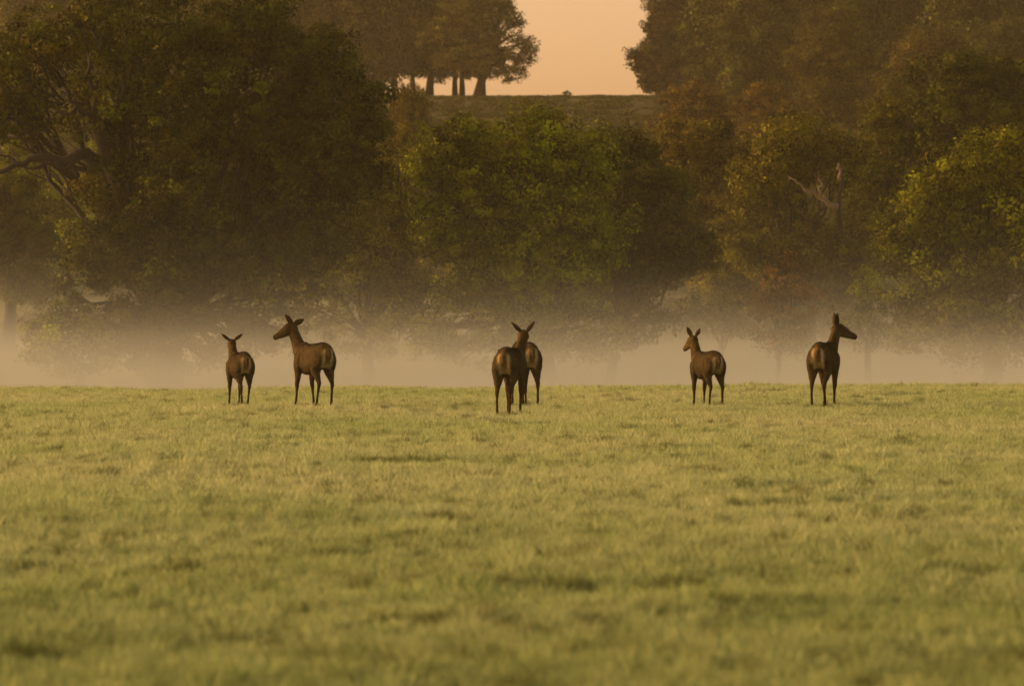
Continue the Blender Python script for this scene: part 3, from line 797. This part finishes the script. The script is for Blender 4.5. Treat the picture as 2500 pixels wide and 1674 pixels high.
deer("slim deer right of the middle pair, looking left with both ears up", spot(1726, 986), AWAY + R(20), .90, (.54, .06, 1.31), R(14), R(-22),
     ((.35, 1.0, .05, 1.9), (.75, 1.0, .1, 1.5)), {"hl": (.10, .0, 0), "hr": (-.03, -.02, 0), "fl": (.02, .02, 0), "fr": (.06, .0, 0)})
deer("rightmost deer with white rump patch, head in profile turned right", spot(2012, 989), AWAY - R(14), 1.02, (.62, -.10, 1.32), R(-62), R(-13),
     ((.0, 1.0, .26, .3), (.08, 1.0, .20, 1.35)), {"hl": (.0, .02, 0), "hr": (.04, .02, 0), "fl": (.0, -.06, 0), "fr": (.02, .0, 0)})

# ------------------------------------------------------------------ grass
rng = np.random.default_rng(77)
def tuft(k, nb=70, rad=0.22, h=0.11):
    a = rng.uniform(0, 2 * math.pi, nb); r = rad * np.sqrt(rng.uniform(0, 1, nb))
    b = np.stack([np.cos(a) * r, np.sin(a) * r, np.full(nb, -.01)], 1)
    hh = h * rng.uniform(.5, 1.25, nb) * (1.15 - .5 * (r / rad) ** 2)
    lean = rng.normal(0, .30, (nb, 2)) + b[:, :2] / rad * .25
    w = rng.uniform(.0035, .0075, nb)
    yaw = rng.uniform(0, math.pi, nb); sd_ = np.stack([np.cos(yaw), np.sin(yaw), np.zeros(nb)], 1) * w[:, None]
    m = b + np.stack([lean[:, 0] * hh * .4, lean[:, 1] * hh * .4, hh * .55], 1)
    t = b + np.stack([lean[:, 0] * hh * 1.2, lean[:, 1] * hh * 1.2, hh], 1)
    q = np.stack([b - sd_, b + sd_, m + sd_ * .8, m - sd_ * .8, t], 1)
    v = q.reshape(-1, 3); o = np.arange(nb)[:, None] * 5
    f = [tuple(x) for x in (o + np.array([[0, 1, 2, 3]])).tolist()] + [tuple(x) for x in (o + np.array([[3, 2, 4]])).tolist()]
    me = bpy.data.meshes.new("grass_tuft"); me.from_pydata(v.tolist(), [], f)
    tint = np.clip(rng.normal(.5, .22, nb), 0, 1)
    at_ = me.attributes.new("blade_tint", 'FLOAT', 'FACE'); at_.data.foreach_set("value", np.concatenate([tint, tint]).astype(np.float32))
    me.materials.append(GRASS)
    return me
tc = bpy.data.collections.new("grass_tufts")
for k, (nb, rad, h) in enumerate([(34, .13, .10), (30, .11, .12), (38, .15, .08), (26, .09, .14), (34, .14, .10)]):
    tc.objects.link(bpy.data.objects.new("grass_tuft_shape", tuft(k, nb, rad, h)))

def field_noise(x, y, s, sd):
    r = np.random.default_rng(sd); v = 0
    for _ in range(10):
        a = r.uniform(0, 6.28); f = s * r.uniform(.6, 1.8); v = v + np.sin(f * (math.cos(a) * x + math.sin(a) * y * .6) + r.uniform(0, 6.28))
    return v / 3.2
pts = []
def zone(y0, y1, den):
    w0 = (y1 * 0.092 + 1.0)                                # what the view shows; thinner beyond, out to 6 m more on either side
    for lo, hi, de in ((0, w0, den * 2.4), (w0, w0 + 6.0, den * 1.5)):
        n = int(de * (y1 - y0) * 2 * (hi - lo))
        xx = rng.uniform(lo, hi, n) * rng.choice([-1, 1], n)
        pts.append(np.stack([xx, rng.uniform(y0, y1, n)], 1))
for a, b, d in [(18, 26, 90), (26, 36, 85), (36, 50, 75), (50, 66, 62), (66, 84, 52), (84, 104, 48), (104, 124, 44), (124, 142, 40), (142, 158, 18)]: zone(a, b, d)
P2 = np.concatenate(pts)
big = field_noise(P2[:, 0], P2[:, 1], 0.9, 3); small = field_noise(P2[:, 0], P2[:, 1], 3.5, 4); tuss = field_noise(P2[:, 0], P2[:, 1], 19.0, 14)
hollow = np.clip((-1.7 - (big * .3 + small * .75)) * 2, 0, 1)            # worn hollows with sparse short grass
dark = np.zeros(len(P2))
order = np.argsort(P2[:, 1]); P2, big, small, hollow, tuss = P2[order], big[order], small[order], hollow[order], tuss[order]
def herb_shade(cx0, cy0, rx0, ry0, amt):                                      # a darker clump in the pale grass: plants, and painted shade at the hooves
    a, b = np.searchsorted(P2[:, 1], [cy0 - ry0 * 1.2, cy0 + ry0 * 1.2])
    q = np.clip(1.3 - ((P2[a:b, 0] - cx0) / rx0) ** 2 - ((P2[a:b, 1] - cy0) / ry0) ** 2, 0, 1) * amt
    dark[a:b] = np.maximum(dark[a:b], q)
for k in range(3300):
    cy0 = 20 + 125 * rng.uniform(0, 1) ** 1.1; cx0 = rng.uniform(-1, 1) * (cy0 * .095 + 1)
    rx0 = rng.uniform(.03, .075) * (1 + cy0 / 140) * (1.8 if rng.uniform() < .05 else 1)
    herb_shade(cx0, cy0, rx0, rx0 * rng.uniform(1.5, 4), rng.uniform(.5, 1))
for cx0, cy0, rx0, ry0 in [(-1.35, 59, .35, .9), (-.95, 59.3, .4, .8), (-.45, 59.5, .4, .8), (-1.05, 46, .22, .5), (-.1, 24, .16, .4), (-.5, 23.6, .14, .4), (1.6, 25.5, .2, .5), (.9, 31, .2, .5), (-1.9, 33, .2, .5)]:
    herb_shade(cx0, cy0, rx0, ry0, .9)
for hx, hy, ha, hs in HERD:                                              # dark tufts round the hooves, contact shade put into their colour
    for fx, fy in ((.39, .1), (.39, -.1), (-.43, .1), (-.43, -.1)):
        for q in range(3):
            herb_shade(hx + hs * (math.cos(ha) * fx - math.sin(ha) * fy) + rng.uniform(-.12, .12), hy + hs * (math.sin(ha) * fx + math.cos(ha) * fy) + rng.uniform(-.6, .1), rng.uniform(.06, .13), rng.uniform(.15, .3), rng.uniform(.5, .9))
keep = rng.uniform(0, 1, len(P2)) > hollow * .75
P2, big, small, hollow, dark, tuss = P2[keep], big[keep], small[keep], hollow[keep], dark[keep], tuss[keep]
scl = (0.54 + .04 * big + .05 * small + .15 * tuss) * rng.uniform(.65, 1.35, len(P2)) * (1 - .5 * hollow)
scl = np.clip(scl, .3, 1.5)
mott = field_noise(P2[:, 0], P2[:, 1], 9.0, 6)
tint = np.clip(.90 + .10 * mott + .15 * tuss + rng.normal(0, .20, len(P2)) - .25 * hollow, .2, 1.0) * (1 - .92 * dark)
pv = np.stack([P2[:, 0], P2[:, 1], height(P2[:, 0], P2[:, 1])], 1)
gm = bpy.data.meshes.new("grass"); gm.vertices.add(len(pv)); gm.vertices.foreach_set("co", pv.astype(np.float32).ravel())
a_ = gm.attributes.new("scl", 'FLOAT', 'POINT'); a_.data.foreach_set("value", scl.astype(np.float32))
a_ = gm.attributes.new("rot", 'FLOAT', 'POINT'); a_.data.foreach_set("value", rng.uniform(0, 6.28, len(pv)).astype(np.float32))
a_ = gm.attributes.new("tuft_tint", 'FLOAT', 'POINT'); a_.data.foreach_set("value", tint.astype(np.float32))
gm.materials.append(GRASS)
grass = link("grass", gm)
tag(grass, "pale dewy meadow grass with greener worn patches", kind="stuff")
grass["category"] = "grass"

def instancer(o, coll):
    g = bpy.data.node_groups.new("scatter", 'GeometryNodeTree')
    g.interface.new_socket("Geometry", in_out='INPUT', socket_type='NodeSocketGeometry')
    g.interface.new_socket("Geometry", in_out='OUTPUT', socket_type='NodeSocketGeometry')
    n, l = g.nodes, g.links
    gi, go = n.new("NodeGroupInput"), n.new("NodeGroupOutput")
    m2p = n.new("GeometryNodeMeshToPoints")
    ci = n.new("GeometryNodeCollectionInfo"); ci.inputs["Collection"].default_value = coll
    ci.inputs["Separate Children"].default_value = True; ci.inputs["Reset Children"].default_value = True
    ip = n.new("GeometryNodeInstanceOnPoints"); ip.inputs["Pick Instance"].default_value = True
    rs = n.new("GeometryNodeInputNamedAttribute"); rs.data_type = 'FLOAT'; rs.inputs[0].default_value = "scl"
    rr = n.new("GeometryNodeInputNamedAttribute"); rr.data_type = 'FLOAT'; rr.inputs[0].default_value = "rot"
    cx = n.new("ShaderNodeCombineXYZ")
    l.new(gi.outputs[0], m2p.inputs[0]); l.new(m2p.outputs[0], ip.inputs["Points"]); l.new(ci.outputs[0], ip.inputs["Instance"])
    l.new(rs.outputs[0], ip.inputs["Scale"]); l.new(rr.outputs[0], cx.inputs[2]); l.new(cx.outputs[0], ip.inputs["Rotation"])
    l.new(ip.outputs[0], go.inputs[0])
    md = o.modifiers.new("scatter", 'NODES'); md.node_group = g
instancer(grass, tc)

# bracken on the open hillside
rng = np.random.default_rng(90)
br = bpy.data.collections.new("bracken_shapes")
for k in range(3):
    n = 160
    p = rng.normal(size=(n, 3)) * np.array([.7, .7, .22]) + np.array([0, 0, .45])
    me = leaf_mesh("bracken_shape", p, rng.normal(size=(n, 3)) * .5 + np.array([0, -.2, .8]), rng.uniform(.2, .45, n), rng.uniform(0, 1, n), np.full(n, -.2))
    br.objects.link(bpy.data.objects.new("bracken_shape", me))
n = 9000
by = rng.uniform(380, 726, n); bx = rng.uniform(-1, 1, n) * (by * .092 + 8)
q = field_noise(bx, by, .12, 8); k_ = q > -1.1; bx, by, q = bx[k_], by[k_], q[k_]
bm_ = bpy.data.meshes.new("bracken"); bv = np.stack([bx, by, height(bx, by) - .1], 1)
bm_.vertices.add(len(bv)); bm_.vertices.foreach_set("co", bv.astype(np.float32).ravel())
a_ = bm_.attributes.new("scl", 'FLOAT', 'POINT'); a_.data.foreach_set("value", (rng.uniform(.35, .75, len(bv)) * (1 - .65 * np.clip((by - 640) / 60, 0, 1))).astype(np.float32))
a_ = bm_.attributes.new("rot", 'FLOAT', 'POINT'); a_.data.foreach_set("value", rng.uniform(0, 6.28, len(bv)).astype(np.float32))
bm_.materials.append(FOL)
brk = link("bracken", bm_); brk.color = (.080, .088, .014, 1)
tag(brk, "rough bracken covering the open hillside below the skyline", kind="stuff"); brk["category"] = "bracken"
instancer(brk, br)

# ------------------------------------------------------------------ air
def box(name, x0, x1, y0, y1, z0, z1):
    v = [(x, y, z) for x in (x0, x1) for y in (y0, y1) for z in (z0, z1)]
    f = [(0, 1, 3, 2), (4, 6, 7, 5), (0, 4, 5, 1), (2, 3, 7, 6), (0, 2, 6, 4), (1, 5, 7, 3)]
    me = bpy.data.meshes.new(name); me.from_pydata(v, [], f)
    return link(name, me)

hzb = box("haze", -460, 460, -120, 1450, -3.5, 72)
m, n, l = new_mat("haze_air")
pv_ = n.new("ShaderNodeVolumePrincipled"); pv_.inputs["Color"].default_value = (0.82, 0.76, 0.50, 1); pv_.inputs["Density"].default_value = 0.00012
pv_.inputs["Anisotropy"].default_value = 0.0
o = n.new("ShaderNodeOutputMaterial"); l.new(pv_.outputs[0], o.inputs["Volume"])
hzb.data.materials.append(m)
tag(hzb, "thin morning haze between the field and the far wood", kind="stuff")

mist = box("ground_mist", -130, 130, 146, 420, -2.9, 9.5)
m, n, l = new_mat("mist_air")
pos = world_pos(n)
sep = n.new("ShaderNodeSeparateXYZ"); l.new(pos, sep.inputs[0])
mp = n.new("ShaderNodeMapping"); mp.inputs["Scale"].default_value = (.045, .03, .42); l.new(pos, mp.inputs[0])
nz = noise(n, l, 1.0, 2, mp.outputs[0])
zz = math_n(n, l, 'ADD', sep.outputs[2], 2.0)
e1 = math_n(n, l, 'MULTIPLY', math_n(n, l, 'EXPONENT', math_n(n, l, 'MULTIPLY', zz, -1 / 0.95)), 0.14)
e2 = math_n(n, l, 'MULTIPLY', math_n(n, l, 'EXPONENT', math_n(n, l, 'MULTIPLY', zz, -1 / 2.0)), 0.006)
e = math_n(n, l, 'ADD', e1, e2)
ry = math_n(n, l, 'MULTIPLY_ADD', sep.outputs[1], 1 / 40.0, -150 / 40.0, clamp=True)
d = math_n(n, l, 'MULTIPLY', e, ry)
d = math_n(n, l, 'MULTIPLY', d, math_n(n, l, 'MAXIMUM', math_n(n, l, 'MULTIPLY_ADD', nz, 3.2, -0.6), 0.2))
pv_ = n.new("ShaderNodeVolumePrincipled"); pv_.inputs["Color"].default_value = (0.495, 0.55, 0.50, 1)
pv_.inputs["Anisotropy"].default_value = 0.0
l.new(d, pv_.inputs["Density"])
o = n.new("ShaderNodeOutputMaterial"); l.new(pv_.outputs[0], o.inputs["Volume"])
mist.data.materials.append(m)
tag(mist, "low bank of pale ground mist lying in the hollow under the trees", kind="stuff")
